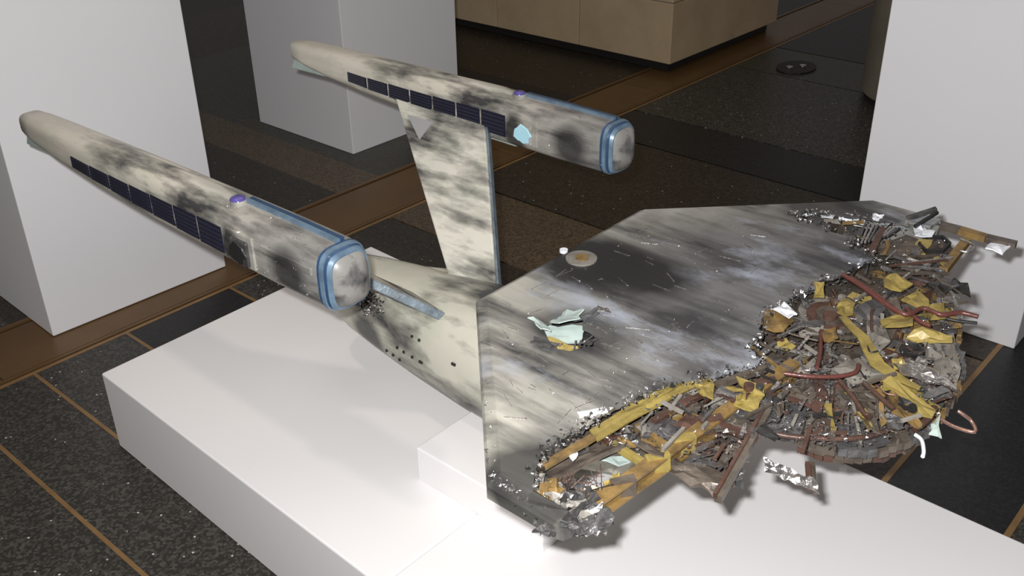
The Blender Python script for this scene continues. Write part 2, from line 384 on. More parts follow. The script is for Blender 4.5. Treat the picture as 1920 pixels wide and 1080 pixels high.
# small dark ports
for i, (px, py) in enumerate([(725, 657), (738, 666), (751, 675), (746, 649), (760, 658), (774, 666), (773, 632), (787, 640), (791, 677), (850, 682)]):
    best = skin_at(px, py)
    MB().box(best-Vector((.003, .0026 if i < 8 else .0055, .0026)), best+Vector((.002, .0026 if i < 8 else .0055, .0026))).obj('port_window', M['char'], body)

# broad forward hull: straight-sided slab, its front torn away
CX, CY, RV = 1.375, .495, .655
def oct_pt(a, r=RV): return Vector((CX+r*math.cos(math.radians(a)), CY+r*math.sin(math.radians(a)), 0))
def oct_side(a): return oct_pt(a, RV*math.cos(math.pi/8)/abs(math.cos(math.radians(a))))
rim_pts = [oct_side(168), oct_pt(157.5), oct_pt(112.5), oct_pt(67.5), oct_pt(22.5), oct_side(9.5)]
cut_px = [(1745, 424), (1700, 414), (1640, 409), (1570, 402), (1510, 395), (1482, 400), (1496, 412), (1540, 420), (1562, 436), (1600, 447), (1592, 462), (1628, 470), (1640, 484), (1602, 500), (1571, 517), (1545, 523), (1532, 536), (1500, 545), (1470, 565),
          (1446, 578), (1428, 600), (1424, 622), (1408, 640), (1412, 660), (1428, 678), (1408, 692), (1380, 690), (1352, 702), (1318, 704), (1296, 712), (1250, 716), (1216, 735), (1190, 742), (1168, 760), (1130, 776), (1110, 792), (1082, 800), (1060, 818), (1034, 830), (1012, 862), (1000, 884), (1010, 915), (990, 935)]
def subdiv(pts, n, jit):
    out = []
    for a, b in zip(pts, pts[1:]):
        for i in range(n):
            p = a.lerp(b, i/n)
            if i or a is not pts[0]: p = p+Vector((U(-jit, jit), U(-jit, jit), 0))
            out.append(p)
    return out+[pts[-1]]
cut = subdiv([at(px, py, ZT) for px, py in cut_px], 3, .004)
LIP = .022
top_outer = [p.lerp(Vector((CX, CY, 0)), LIP/RV) for p in rim_pts]
def filled(name, outer, hole, z0, z1, mat, parent):
    bm = bmesh.new(); es = []
    for loop in [outer]+([hole] if hole else []):
        vv = [bm.verts.new((p.x-SO.x, p.y-SO.y, z1-SO.z)) for p in loop]
        es += [bm.edges.new((vv[i], vv[(i+1) % len(vv)])) for i in range(len(vv))]
    r = bmesh.ops.triangle_fill(bm, edges=es, use_beauty=True, use_dissolve=False)
    faces = [f for f in bm.faces]
    e = bmesh.ops.extrude_face_region(bm, geom=faces)
    for v in e['geom']:
        if isinstance(v, bmesh.types.BMVert): v.co.z -= (z1-z0)
    bmesh.ops.recalc_face_normals(bm, faces=bm.faces)
    me = bpy.data.meshes.new(name); bm.to_mesh(me); bm.free(); me.materials.append(mat)
    return link(name, me, parent)
hole_px = [(1018, 615), (1030, 600), (1052, 592), (1080, 598), (1098, 592), (1092, 612), (1118, 628), (1112, 650), (1092, 652), (1070, 660), (1046, 655), (1032, 640)]
hole = subdiv([at(px, py, ZT) for px, py in hole_px]+[at(*hole_px[0], ZT)], 2, .003)[:-1]
hull = filled('forward_hull', top_outer+cut, hole, ZT-.006, ZT, M['hull'], ship)
# rim segments, one per straight side
def rim_ring(p):
    c_ = Vector((CX, CY, 0)); d = (p-c_)/RV
    L = lambda off, z: p-d.normalized()*off*(p-c_).length/RV+Vector((0, 0, z))-SO
    return [L(LIP, ZT), L(.004, ZT-.010), L(0, ZT-.016), L(0, ZT-.036), L(.012, ZT-.046), L(.10, ZT-.060), L(.10, ZT-.064), L(LIP, ZT-.006)]
for a, b in zip(rim_pts, rim_pts[1:]):
    ra, rb = rim_ring(a), rim_ring(b); n = len(ra)
    MB().add(ra+rb, [tuple(range(n)), tuple(range(2*n-1, n-1, -1))]+[(i, i+n, (i+1) % n+n, (i+1) % n) for i in range(n)]).obj('rim_segment', M['hull'], hull)
# underside
und = [p.lerp(Vector((CX, CY, 0)), .12) for p in rim_pts]
filled('hull_underside', und+subdiv([at(px, py, .71) for px, py in [(1700, 425), (1600, 480), (1500, 560), (1440, 640), (1330, 720), (1180, 790), (1060, 850), (1020, 900)]], 4, .006), None, .697, .706, M['grey'], ship)
# inner bulkhead that closes the space under the torn skin
bk = [at(px, py, .74) for px, py in [(1560, 415), (1610, 470), (1520, 545), (1440, 590), (1420, 650), (1300, 720), (1180, 765), (1080, 812), (1025, 868)]]
for a, b in zip(bk, bk[1:]):
    off = Vector((.012, .02, 0))
    MB().sheet(Vector((a.x, a.y, .705))+off-SO, b-a, Vector((0, 0, .05)), 3, 1, .003, .003).obj('bulkhead_plate', random.choice([M['brown'], M['gun'], M['char']]), ship)

# hull fittings: small plug, oval plate, scratches of melted metal
def disc(name, px, py, r, z0, h, mat, parent, n=20, sq=1.0):
    c_ = sh(px, py, z0); return MB().prism([(c_.x+r*math.cos(2*math.pi*i/n), c_.y+r*sq*math.sin(2*math.pi*i/n)) for i in range(n)], c_.z-.002, c_.z+h).obj(name, mat, parent)
disc('access_plate', 1090, 486, .030, ZT, .0035, M['grey'], hull); disc('plate_boss', 1091, 484, .012, ZT+.0035, .003, M['ochre'], hull)
disc('rim_light', 1057, 471, .008, ZT, .004, M['paper'], hull)
# breach in the hull: torn petals, pale liner and the frame below
def petal(px0, py0, px1, py1, wpx, z0, z1, mat, parent, name='torn_petal', jit=.003):
    a, b = sh(px0, py0, z0), sh(px1, py1, z1); d = b-a; sd = Vector((-d.y, d.x, 0)).normalized()*wpx
    MB().sheet(a-sd/2, sd, d, 3, 3, jit, .002, .006).obj(name, mat, parent)
floor_h = MB().sheet(sh(1000, 640, .725), sh(1120, 690, .725)-sh(1000, 640, .725), sh(1030, 585, .725)-sh(1000, 640, .725), 4, 3, .004, .003); floor_h.obj('breach_floor', M['gun'], hull)
petal(1040, 600, 1090, 588, .035, ZT-.004, ZT+.018, M['mint'], hull); petal(1022, 612, 1000, 606, .04, ZT, ZT+.012, M['mint'], hull)
petal(1052, 640, 1060, 612, .07, ZT-.028, ZT-.018, M['mint'], hull, 'liner_plate', .001); petal(1052, 655, 1056, 642, .055, ZT-.018, ZT-.012, M['yellow'], hull, 'liner_plate', .001)
petal(1092, 600, 1120, 584, .02, ZT, ZT+.016, M['hull'], hull); petal(1032, 640, 1010, 650, .04, ZT, ZT+.008, M['gun'], hull); petal(1100, 640, 1120, 640, .03, ZT-.004, ZT+.006, M['gun'], hull)
petal(1118, 578, 1142, 586, .006, ZT+.004, ZT+.008, M['silver'], hull, 'metal_splinter', .001)
for i in range(5): MB().beam(sh(1076+i*9, 660, ZT-.012), sh(1080+i*9, 640, ZT-.012), .003, .004).obj('grille_bar', M['gun'], hull)

# struts
def strut(side):
    m = MB(); out = []
    for (x, y, z) in [(1.448, 1.345, .535), (1.430, 1.475, .535), (1.738, 1.965, .786), (1.738, 1.640, .786)]:
        out.append(Vector(((x-CX)*side, y-SO.y, z-SO.z)))
    nn = Vector((-.61*side, 0, .79)); t = .011
    vs_ = [p+nn*t for p in out]+[p-nn*t for p in out]
    m.add(vs_, [(0,1,2,3),(7,6,5,4),(0,4,5,1),(1,5,6,2),(2,6,7,3),(3,7,4,0)])
    o = m.obj('strut', M['strut'], ship, bevel=.004)
    e = MB(); a, b = out[0]+Vector((0, -.004, 0)), out[3]+Vector((0, -.004, 0)); e.beam(a, b, .006, .019, nn); e.obj('leading_edge', M['channel'], o, bevel=.002)
    A_ = out[2].lerp(out[3], .10).lerp(out[1].lerp(out[0], .1), .10); B_ = out[2].lerp(out[3], .40).lerp(out[1].lerp(out[0], .4), .10); D_ = out[2].lerp(out[3], .17).lerp(out[1].lerp(out[0], .17), .24)
    tri = [p+nn*.0105 for p in (A_, B_, D_)]
    MB().add(tri+[p+nn*.003 for p in tri], [(2,1,0),(3,4,5),(0,1,4,3),(1,2,5,4),(2,0,3,5)]).obj('inset_panel', M['strutgrey'], o)
    ft = MB().loft([(1.30-SO.y, .008, .535-SO.z, .004, 0), (1.34-SO.y, .04, .540-SO.z, .016, 0), (1.52-SO.y, .04, .538-SO.z, .014, 0), (1.62-SO.y, .006, .53-SO.z, .004, 0)], 12, 2)
    ft.v = [v+Vector((.058*side, 0, -.008)) for v in ft.v]; ft.obj('root_fairing', M['body'], o, smooth=50)
for sd in (1, -1): strut(sd)

# engine pods: plain rounded rectangular pods
POD_Y = 1.84
pod_secs = [(-.600, .020, -.004, .028), (-.592, .036, -.003, .045), (-.575, .046, -.002, .056), (-.545, .050, 0, .060), (-.42, .051, .0, .061), (-.20, .050, .001, .059), (.05, .048, .003, .055), (.25, .045, .006, .049), (.42, .041, .012, .041), (.53, .036, .018, .033), (.585, .030, .022, .026), (.602, .018, .024, .015)]
def pod_w(y):
    for a, b in zip(pod_secs, pod_secs[1:]):
        if a[0] <= y <= b[0]:
            q = (y-a[0])/(b[0]-a[0]); return tuple(a[i]+(b[i]-a[i])*q for i in (1, 2, 3))
pm = MB().loft(pod_secs, 28, 3.6).mesh('engine_pod', M['pod'], 45)
def pod(x, near):
    o = link('engine_pod', pm, ship, Vector((x-CX, POD_Y-SO.y, .81-SO.z)), label='nearer scorched engine pod' if near else 'farther scorched engine pod')
    for s_ in (-1, 1):
        # row of rectangular louvre panels
        y0, y1, NP = -.275, .32, 7; st = (y1-y0)/NP
        for q in range(NP):
            a_, b_ = y0+q*st+.003, y0+(q+1)*st-.003; hh = .027*(1-.06*q)
            def pt(y, f_, out): w, zc_, h = pod_w(y); return Vector((s_*(w+out), y, zc_-.007+f_*hh*(h/.059)))
            vv = [pt(a_, -1, .0015), pt(b_, -1, .0015), pt(b_, 1, .0015), pt(a_, 1, .0015)]
            vv += [v-Vector((s_*.007, 0, 0)) for v in vv]
            vp = MB().add(vv, [(0,1,2,3),(7,6,5,4),(0,4,5,1),(1,5,6,2),(2,6,7,3),(3,7,4,0)]).obj('vent_panel', M['slot'], o)
            for f_ in (-.72, -.36, 0, .36, .72): MB().beam(pt(a_+.003, f_, .002), pt(b_-.003, f_, .002), .003, .004).obj('vent_slat', M['slat'], vp)
        # frame collar ahead of the vents, side box
        w, zc_, h = pod_w(-.33)
        MB().box((s_*(w-.004), -.375, -.038), (s_*(w+.0035), -.292, .030)).obj('side_plate', M['pod'], o, bevel=.003)
        bx = MB().box((s_*(w), -.362, -.034), (s_*(w+.010), -.310, .018)).obj('side_box', M['pod'] if not near else M['gun'], o, bevel=.004)
        if s_ < 0:
            pts = [(.026*math.cos(t*math.pi/7)*(1+.18*math.sin(3*t)), .022*math.sin(t*math.pi/7)*(1+.15*math.cos(2*t))) for t in range(14)]
            xx = s_*(w+.0105)
            mm = MB().add([(xx, -.336+a, -.008+b) for a, b in pts]+[(xx-.003, -.336+a*.95, -.008+b*.95) for a, b in pts], [tuple(range(14)), tuple(range(27, 13, -1))]+[(i, (i+1) % 14, (i+1) % 14+14, i+14) for i in range(14)])
            mm.obj('melted_patch', M['skyblue'] if not near else M['char'], bx, label='pale blue melted patch' if not near else 'charred melted patch')
        # front rib
        MB().box((s_*(w-.004), -.545, .010), (s_*(w+.003), -.40, .026)).obj('side_rib', M['pod'], o, bevel=.002)
    # ring bands round the nose and a conduit along the top
    for ya, yb, g, m_ in ((-.586, -.579, .0030, 'blue'), (-.578, -.572, .0012, 'bluedark'), (-.571, -.563, .0030, 'blue'), (-.562, -.556, .0012, 'bluedark')):
        (wa, za_, ha), (wb, zb_, hb) = pod_w(ya), pod_w(yb)
        MB().loft([(ya, wa-.004, za_, ha-.004), (ya, wa+g, za_, ha+g), (yb, wb+g, zb_, hb+g), (yb, wb-.004, zb_, hb-.004)], 28, 3.6).obj('nose_band', M[m_], o, smooth=35)
    for dx, m_, wd in ((.004, 'blue', .009), (.014, 'bluedark', .008)):
        tr = MB()
        tr.beam((dx, -.556, .0605), (dx, -.42, .0625), wd, .008); tr.beam((dx, -.42, .0625), (dx, -.29, .0625), wd, .008)
        tr.obj('top_conduit', M[m_], o)
    cap = MB().prism([(-.012+.016*math.cos(t*math.pi/8), -.285+.016*math.sin(t*math.pi/8)) for t in range(16)], .050, .069).obj('cap_post', M['pod'], o)
    MB().loft([(0, .0155, 0, .0155), (.003, .0145, 0, .0145), (.006, .010, 0, .010)], 14, 2).obj('cap_lens', M['violet'], cap, smooth=60).matrix_local = Matrix.Translation((-.012, -.285, .069)) @ Matrix.Rotation(math.pi/2, 4, 'X')
    # top spine, belly keel and tail fin
    MB().loft([(-.26, .014, .058, .006), (-.22, .018, .060, .008), (.20, .014, .054, .006), (.34, .004, .046, .003)], 12, 2.5).obj('spine', M['pod'], o, smooth=50)
    MB().loft([(-.29, .008, -.058, .004), (-.27, .018, -.060, .012), (-.02, .018, -.058, .012), (.10, .006, -.050, .004)], 12, 2.5).obj('keel', M['mint'], o, smooth=50)
    fin = MB(); fin.add([(-.014, .42, -.022), (.014, .42, -.022), (.020, .585, -.002), (-.020, .585, -.002), (-.008, .45, -.036), (.008, .45, -.036), (.016, .612, -.036), (-.016, .612, -.036)],
                        [(0,1,2,3),(7,6,5,4),(0,4,5,1),(1,5,6,2),(2,6,7,3),(3,7,4,0)]); fin.obj('tail_fin', M['mint'], o, bevel=.002)
    return o
pn = pod(.972, True); pf = pod(1.778, False)

# ------------------------------------------------------------------ torn front: decks, spars, plates, pipes
deck_px = [(1108, 850), (1100, 815), (1180, 765), (1300, 715), (1420, 690), (1425, 620), (1500, 555), (1610, 490), (1560, 430), (1500, 400), (1600, 408), (1720, 430), (1780, 462), (1765, 520), (1790, 560), (1785, 640), (1800, 710), (1765, 765), (1720, 800), (1640, 838), (1540, 842), (1460, 820), (1432, 800), (1395, 835), (1372, 905), (1320, 905), (1250, 865), (1190, 842)]
deck = filled('lower_deck', subdiv([at(px, py, .715) for px, py in deck_px]+[at(*deck_px[0], .715)], 3, .006)[:-1], None, .708, .712, M['brown'], ship)
C0 = sh(1560, 640, .72)                      # centre of the round deck
RA = [(165, .16), (176, .25), (187, .285), (203, .302), (217, .302), (237, .264), (251, .234), (273, .212), (305, .205), (340, .27), (380, .30)]
def rmax(a):
    for (a0, r0), (a1, r1) in zip(RA, RA[1:]):
        if a <= a1: return r0+(r1-r0)*max(0, a-a0)/(a1-a0)
    return RA[-1][1]
def polar(a, r, z):
    r = r/.272*rmax(a)
    return Vector((C0.x+r*math.cos(math.radians(a)), C0.y+r*math.sin(math.radians(a)), z-SO.z))
# round deck of radial bays: floor plates, radial walls, curved edge pieces
MATS_BAY = ['grey', 'brown', 'grey', 'gun', 'grey', 'gun', 'ochre']
for i in range(22):
    a0, a1 = 172+i*8.6, 172+(i+1)*8.6-1.2
    for r0, r1 in ((.075, .135), (.14, .205), (.21, .265)):
        z = U(.718, .732); p, q = polar(a0, r0, z), polar(a1, r0, z); e, f = polar(a0, r1, z-.006), polar(a1, r1, z-.006)
        j = [Vector((U(-.004, .004), U(-.004, .004), U(-.003, .005))) for _ in range(4)]
        t_ = Vector((0, 0, .003))
        vv = [p+j[0], e+j[1], f+j[2], q+j[3]]
        MB().add(vv+[v-t_ for v in vv], [(0,1,2,3),(7,6,5,4),(0,4,5,1),(1,5,6,2),(2,6,7,3),(3,7,4,0)]).obj('deck_plate', M[random.choice(MATS_BAY)], deck)
    if R() < .8:
        z0 = U(.722, .734); MB().beam(polar(a0+U(-1, 1), U(.08, .14), z0), polar(a0+U(-2, 2), U(.22, .275), z0-.006), U(.002, .005), U(.010, .022)).obj('radial_wall', M[random.choice(['yellow', 'grey', 'brown', 'ochre', 'gun', 'rust'])], deck)
for r, h, zz, ms in ((.272, .016, .716, ['gun', 'brown', 'ochre']), (.258, .018, .694, ['ochre', 'rust', 'brown', 'gun', 'gun']), (.138, .010, .732, ['rust', 'brown', 'gun'])):
    for i in range(16):
        a0, a1 = 174+i*11.2, 174+(i+1)*11.2-.5
        if zz < .7 and not (190 < a0 < 275): continue
        m = MB(); k_ = 4
        for j in range(k_):
            b0, b1 = a0+(a1-a0)*j/k_, a0+(a1-a0)*(j+1)/k_; m.beam(polar(b0, r+U(-.003, .003), zz+U(-.002, .002)), polar(b1, r+U(-.003, .003), zz+U(-.002, .002)), .007, h*U(.7, 1.05))
        m.obj('curved_edge', M[random.choice(ms)], deck)
# concentric hub
for r, z, h, m in ((.075, .725, .008, 'brown'), (.055, .733, .010, 'grey'), (.040, .743, .010, 'rust'), (.024, .753, .010, 'brown'), (.012, .763, .008, 'rust')):
    c_ = sh(1556, 596, z); MB().prism([(c_.x+r*math.cos(t*math.pi/14)*(1+U(-.03, .03)), c_.y+r*math.sin(t*math.pi/14)) for t in range(28)], c_.z, c_.z+h).obj('hub_ring', M[m], deck)

def beam(name, a, b, w, h, mat, parent=None, za=.745, zb=None):
    MB().beam(sh(*a, za), sh(*b, za if zb is None else zb), w, h).obj(name, M[mat], parent or deck)
def plate(pts, z, mat, name='torn_plate', th=.003, dz=None, jit=.003):
    """rumpled plate from a pixel outline at real height z (list dz lifts single corners)"""
    P = [sh(px, py, z+(dz[i] if dz else 0)) for i, (px, py) in enumerate(pts)]
    c_ = sum(P, Vector())/len(P); mids = []
    for a, b in zip(P, P[1:]+P[:1]):
        mids.append(a); mids.append(a.lerp(b, .5)+Vector((U(-jit, jit), U(-jit, jit), U(-jit, jit))))
    n = len(mids); inner = [c_.lerp(p, .55)+Vector((0, 0, U(-jit, jit))) for p in mids]; top = mids+inner+[c_+Vector((0, 0, U(-jit, jit)))]
    m = len(top); fs = []
    for i in range(n):
        j = (i+1) % n
        for q in ((i, j, n+j, n+i), (n+i, n+j, 2*n)): fs.append(q); fs.append(tuple(m+k for k in q[::-1]))
        fs.append((j, i, m+i, m+j))
    return MB().add(top+[p-Vector((0, 0, th)) for p in top], fs).obj(name, M[mat], deck)
def pipe(pts, r, mat, z=.755, name='pipe', zs=None, n=7):
    P = [sh(px, py, (zs[i] if zs else z)) for i, (px, py) in enumerate(pts)]; Q = []
    for i in range(len(P)-1):
        p0, p1, p2, p3 = P[max(i-1, 0)], P[i], P[i+1], P[min(i+2, len(P)-1)]
        for t in (0, .25, .5, .75): Q.append(.5*((2*p1)+(p2-p0)*t+(2*p0-5*p1+4*p2-p3)*t*t+(3*p1-p0-3*p2+p3)*t**3))
    MB().tube(Q+[P[-1]], r, n).obj(name, M[mat], deck, smooth=60)

# near side: long H-spar, edge strips, crumpled boxes
sp0, sp1 = sh(1100, 965, .735), sh(1490, 690, .748)
for dz, w, h in ((.012, .022, .004), (-.012, .022, .004), (0, .005, .022)):
    MB().beam(sp0+Vector((0, 0, dz)), sp1+Vector((0, 0, dz)), w, h).obj('spar_flange' if abs(dz) else 'spar_web', M['ochre'], deck)
for t in (.15, .3, .42, .55, .7, .83):
    p = sp0.lerp(sp1, t); MB().beam(p+Vector((-.014, .01, .002)), p+Vector((.014, -.01, .004)), .012, .030).obj('spar_clip', M[random.choice(['rust', 'yellow', 'silver', 'brown'])], deck)
plate([(1105, 806), (1180, 758), (1250, 722), (1298, 708), (1306, 722), (1240, 758), (1180, 790), (1120, 826)], .757, 'yellow', 'edge_strip')
plate([(1296, 706), (1322, 700), (1340, 720), (1338, 748), (1318, 740), (1304, 724)], .758, 'yellow', 'edge_strip')
plate([(1380, 705), (1432, 722), (1434, 740), (1398, 728)], .772, 'yellow'); plate([(1380, 742), (1398, 728), (1398, 752), (1376, 757)], .768, 'yellow'); plate([(1412, 735), (1434, 740), (1420, 772), (1376, 757), (1398, 752)], .766, 'yellow')
disc('rivet', 1404, 727, .008, .772, .006, M['rust'], deck); disc('rivet', 1424, 728, .006, .772, .006, M['gun'], deck)
for px0, py0, w_, h_, m, z in [(1310, 800, 105, 42, 'brown', .748), (1200, 812, 80, 40, 'gun', .744), (1250, 760, 60, 40, 'brown', .740), (1330, 752, 60, 30, 'grey', .74), (1150, 830, 60, 24, 'gun', .735), (1420, 770, 46, 46, 'gun', .742), (1270, 730, 46, 28, 'grey', .745), (1460, 740, 90, 40, 'brown', .742), (1440, 700, 80, 34, 'grey', .742)]:
    plate([(px0, py0-h_*.45), (px0+w_*.55, py0-h_*.75), (px0+w_, py0-h_*.1), (px0+w_*.95, py0+h_*.35), (px0+w_*.4, py0+h_*.15), (px0+w_*.05, py0+h_*.1)], z, m, 'bay_panel', jit=.005)
# crumpled silvered box at the near edge
for i, (o_, u_, v_, m) in enumerate([((1240, 842), (1400, 880), (1232, 872), 'gun'), ((1232, 872), (1345, 932), (1238, 842), 'brown'), ((1245, 832), (1395, 868), (1262, 812), 'brown')]):
    a, b, c_ = sh(*o_, .728), sh(*u_, .722), sh(*v_, .690 if i == 0 else .735)
    MB().sheet(a, b-a, c_-a, 7, 4, .005, .003, .006).obj('crumpled_panel', M[m], deck)
pipe([(1242, 866), (1290, 890), (1335, 912), (1352, 930)], .006, 'silver', .722, 'melted_edge')
beam('spar', (1346, 936), (1440, 772), .011, .014, 'brown', za=.728, zb=.752); beam('spar', (1340, 930), (1432, 768), .005, .010, 'rust', za=.735, zb=.757)
beam('spar', (1435, 690), (1345, 722), .010, .010, 'brown', za=.760); beam('spar', (1310, 785), (1420, 822), .008, .012, 'rust', za=.745); beam('spar', (1225, 790), (1320, 738), .010, .006, 'rust', za=.747)
beam('spar', (1195, 800), (1262, 850), .010, .014, 'ochre', za=.737); beam('spar', (1120, 815), (1225, 880), .010, .010, 'yellow', za=.728); beam('spar', (1010, 880), (1112, 820), .012, .006, 'ochre', za=.755)
plate([(1020, 885), (1105, 845), (1180, 822), (1186, 836), (1110, 866), (1050, 905)], .732, 'brown', 'inner_plate'); plate([(1012, 890), (1095, 838), (1102, 852), (1030, 905)], .728, 'gun', 'inner_plate')
plate([(1125, 838), (1172, 830), (1200, 850), (1160, 872), (1118, 860)], .70, 'mint', 'pale_box'); plate([(1068, 850), (1078, 838), (1084, 852), (1074, 862)], .752, 'paper', 'white_scrap')
plate([(1082, 772), (1130, 764), (1140, 772), (1104, 784), (1086, 783)], .766, 'paper', 'white_scrap')
# torn tip of the near rim
for i in range(46):
    px, py = random.choice([(U(985, 1040), U(905, 965)), (U(1020, 1135), U(945, 992)), (U(1040, 1120), U(915, 960))])
    a = sh(px, py, U(.715, .762)); an = U(0, 6.3); u_ = Vector((math.cos(an), math.sin(an), U(-.4, .4)))*U(.02, .045); v_ = Vector((-math.sin(an), math.cos(an), U(-.5, .5)))*U(.014, .03)
    MB().sheet(a-u_/2-v_/2, u_, v_, 4, 3, .005, .002, .005).obj('crumpled_scrap', M[random.choice(['gun', 'gun', 'gun', 'char', 'silver', 'grey', 'ochre'])], hull)
for pts, m in [([(998, 905), (1020, 945), (1060, 975), (1085, 994)], 'gun'), ([(1085, 994), (1110, 985), (1136, 984), (1140, 968)], 'silver'), ([(1095, 975), (1120, 955), (1135, 925), (1165, 905)], 'yellow'), ([(1040, 925), (1075, 915), (1110, 935)], 'gun')]:
    P = [sh(x, y, .735) for x, y in pts]
    for a, b in zip(P, P[1:]): MB().sheet(a+Vector((-.010, -.010, 0)), b-a, Vector((.018, .018, .010)), 4, 2, .004, .003, .004).obj('rim_shard', M[m], hull)
for i in range(26):
    a = sh(U(1050, 1125), U(905, 930), .738); MB().tube([a, a+Vector((U(-.012, .012), U(-.012, .012), U(.004, .016))), a+Vector((U(-.022, .022), U(-.022, .022), U(.006, .03)))], .0007, 4).obj('frayed_wire', M[random.choice(['copper', 'char', 'rust'])], hull)
# loose strip and rods by the platform edge
a = sh(1430, 858, .685); MB().sheet(a, sh(1530, 900, .685)-a, sh(1436, 884, .675)-a, 9, 3, .003, .002, .003).obj('foil_strip', M['silver'], deck)
beam('rod', (1524, 868), (1528, 926), .006, .006, 'brown', za=.68, zb=.67); beam('rod', (1514, 868), (1518, 918), .007, .007, 'rust', za=.68, zb=.672)

# right side: yellow plates, ribbon, red pipes, foil
for pts, z, m in [([(1526, 528), (1546, 528), (1546, 556), (1526, 556)], .772, 'yellow'), ([(1568, 575), (1580, 560), (1604, 568), (1600, 588), (1570, 584)], .770, 'yellow'), ([(1545, 618), (1568, 612), (1572, 632), (1556, 640), (1545, 638)], .768, 'ochre'),
                  ([(1660, 520), (1680, 512), (1712, 532), (1690, 545), (1658, 535)], .772, 'yellow'), ([(1690, 560), (1720, 545), (1742, 562), (1735, 582), (1700, 565)], .770, 'yellow'), ([(1650, 600), (1690, 585), (1720, 590), (1712, 608), (1660, 612)], .768, 'yellow'),
                  ([(1735, 575), (1770, 568), (1775, 595), (1745, 598)], .768, 'yellow'), ([(1700, 632), (1730, 612), (1780, 630), (1786, 640), (1730, 642)], .764, 'yellow'), ([(1675, 680), (1700, 672), (1760, 700), (1795, 730), (1740, 716), (1690, 700)], .762, 'silver'),
                  ([(1672, 672), (1692, 668), (1700, 690), (1676, 690)], .766, 'yellow'), ([(1650, 712), (1670, 704), (1756, 770), (1748, 782), (1720, 776), (1690, 748)], .762, 'yellow'), ([(1665, 740), (1676, 732), (1730, 795), (1716, 800), (1672, 772)], .756, 'ochre'),
                  ([(1685, 742), (1720, 760), (1712, 772), (1684, 756)], .768, 'char'), ([(1545, 758), (1560, 756), (1568, 805), (1560, 808)], .752, 'yellow'), ([(1605, 770), (1622, 765), (1640, 805), (1630, 806)], .756, 'yellow'), ([(1430, 585), (1455, 572), (1490, 600), (1470, 620), (1436, 615)], .755, 'ochre'),
                  ([(1450, 578), (1470, 565), (1495, 588), (1480, 595)], .772, 'paper'), ([(1750, 640), (1785, 632), (1802, 690), (1795, 715), (1750, 690)], .748, 'grey'), ([(1690, 645), (1730, 642), (1732, 662), (1690, 664)], .758, 'char'), ([(1732, 640), (1765, 645), (1768, 668), (1735, 672)], .754, 'grey'),
                  ([(1625, 590), (1655, 600), (1670, 640), (1640, 680), (1628, 640)], .752, 'grey'), ([(1600, 580), (1640, 560), (1665, 575), (1640, 600)], .750, 'gun'), ([(1560, 690), (1610, 670), (1660, 700), (1600, 720)], .752, 'grey'), ([(1590, 730), (1620, 725), (1650, 770), (1630, 780)], .750, 'brown'),
                  ([(1745, 795), (1764, 775), (1766, 820), (1742, 812)], .748, 'mint'), ([(1858, 455), (1900, 458), (1880, 476), (1848, 464)], .752, 'paper'), ([(1712, 424), (1728, 420), (1755, 432), (1748, 442), (1716, 440)], .760, 'paper'), ([(1500, 392), (1535, 391), (1540, 402), (1506, 403)], .756, 'paper'),
                  ([(1540, 395), (1562, 397), (1562, 408), (1540, 406)], .756, 'paper'), ([(1572, 400), (1600, 402), (1600, 412), (1572, 410)], .757, 'paper'), ([(1600, 404), (1625, 408), (1622, 420), (1600, 416)], .757, 'paper'), ([(1636, 400), (1658, 402), (1656, 410), (1636, 408)], .760, 'paper'), ([(1676, 405), (1706, 408), (1704, 424), (1674, 420)], .757, 'grey'),
                  ([(1790, 520), (1815, 530), (1820, 556), (1792, 548), (1776, 532)], .752, 'char'), ([(1760, 530), (1790, 518), (1800, 535), (1770, 548)], .758, 'gun'), ([(1640, 456), (1700, 440), (1740, 456), (1700, 480), (1650, 476)], .750, 'brown'), ([(1700, 470), (1770, 450), (1790, 470), (1740, 500)], .742, 'brown')]:
    plate(pts, z, m, {'paper': 'white_scrap', 'silver': 'foil_sheet'}.get(m, 'torn_plate'), dz=[U(-.006, .012) for _ in pts], jit=.004)
# curled dome scrap and hex frame
for r, z in ((.034, .742), (.028, .752)):
    c_ = sh(1455, 600, z); MB().prism([(c_.x+r*math.cos(t*math.pi/8), c_.y+r*.8*math.sin(t*math.pi/8)) for t in range(16)], c_.z, c_.z+.010).obj('dome_scrap', M['ochre'], deck)
hx = sh(1752, 458, .755)
for i in range(6):
    a0, a1 = i*math.pi/3, (i+1)*math.pi/3; MB().beam(hx+Vector((.040*math.cos(a0), .026*math.sin(a0), 0)), hx+Vector((.040*math.cos(a1), .026*math.sin(a1), 0)), .005, .008).obj('hex_frame_bar', M['char'], deck)
# yellow ribbon
rb = [sh(x, y, z) for x, y, z in [(1580, 594, .772), (1596, 612, .774), (1618, 632, .774), (1630, 656, .772), (1645, 682, .768), (1680, 706, .764), (1720, 726, .760)]]
for i, (a, b) in enumerate(zip(rb, rb[1:])): MB().beam(a, b+(b-a).normalized()*.004, (.012, .014, .018, .022, .024, .018)[i], .003, w2=(.014, .018, .022, .024, .018, .008)[i]).obj('ribbon_strip', M['yellow'], deck)
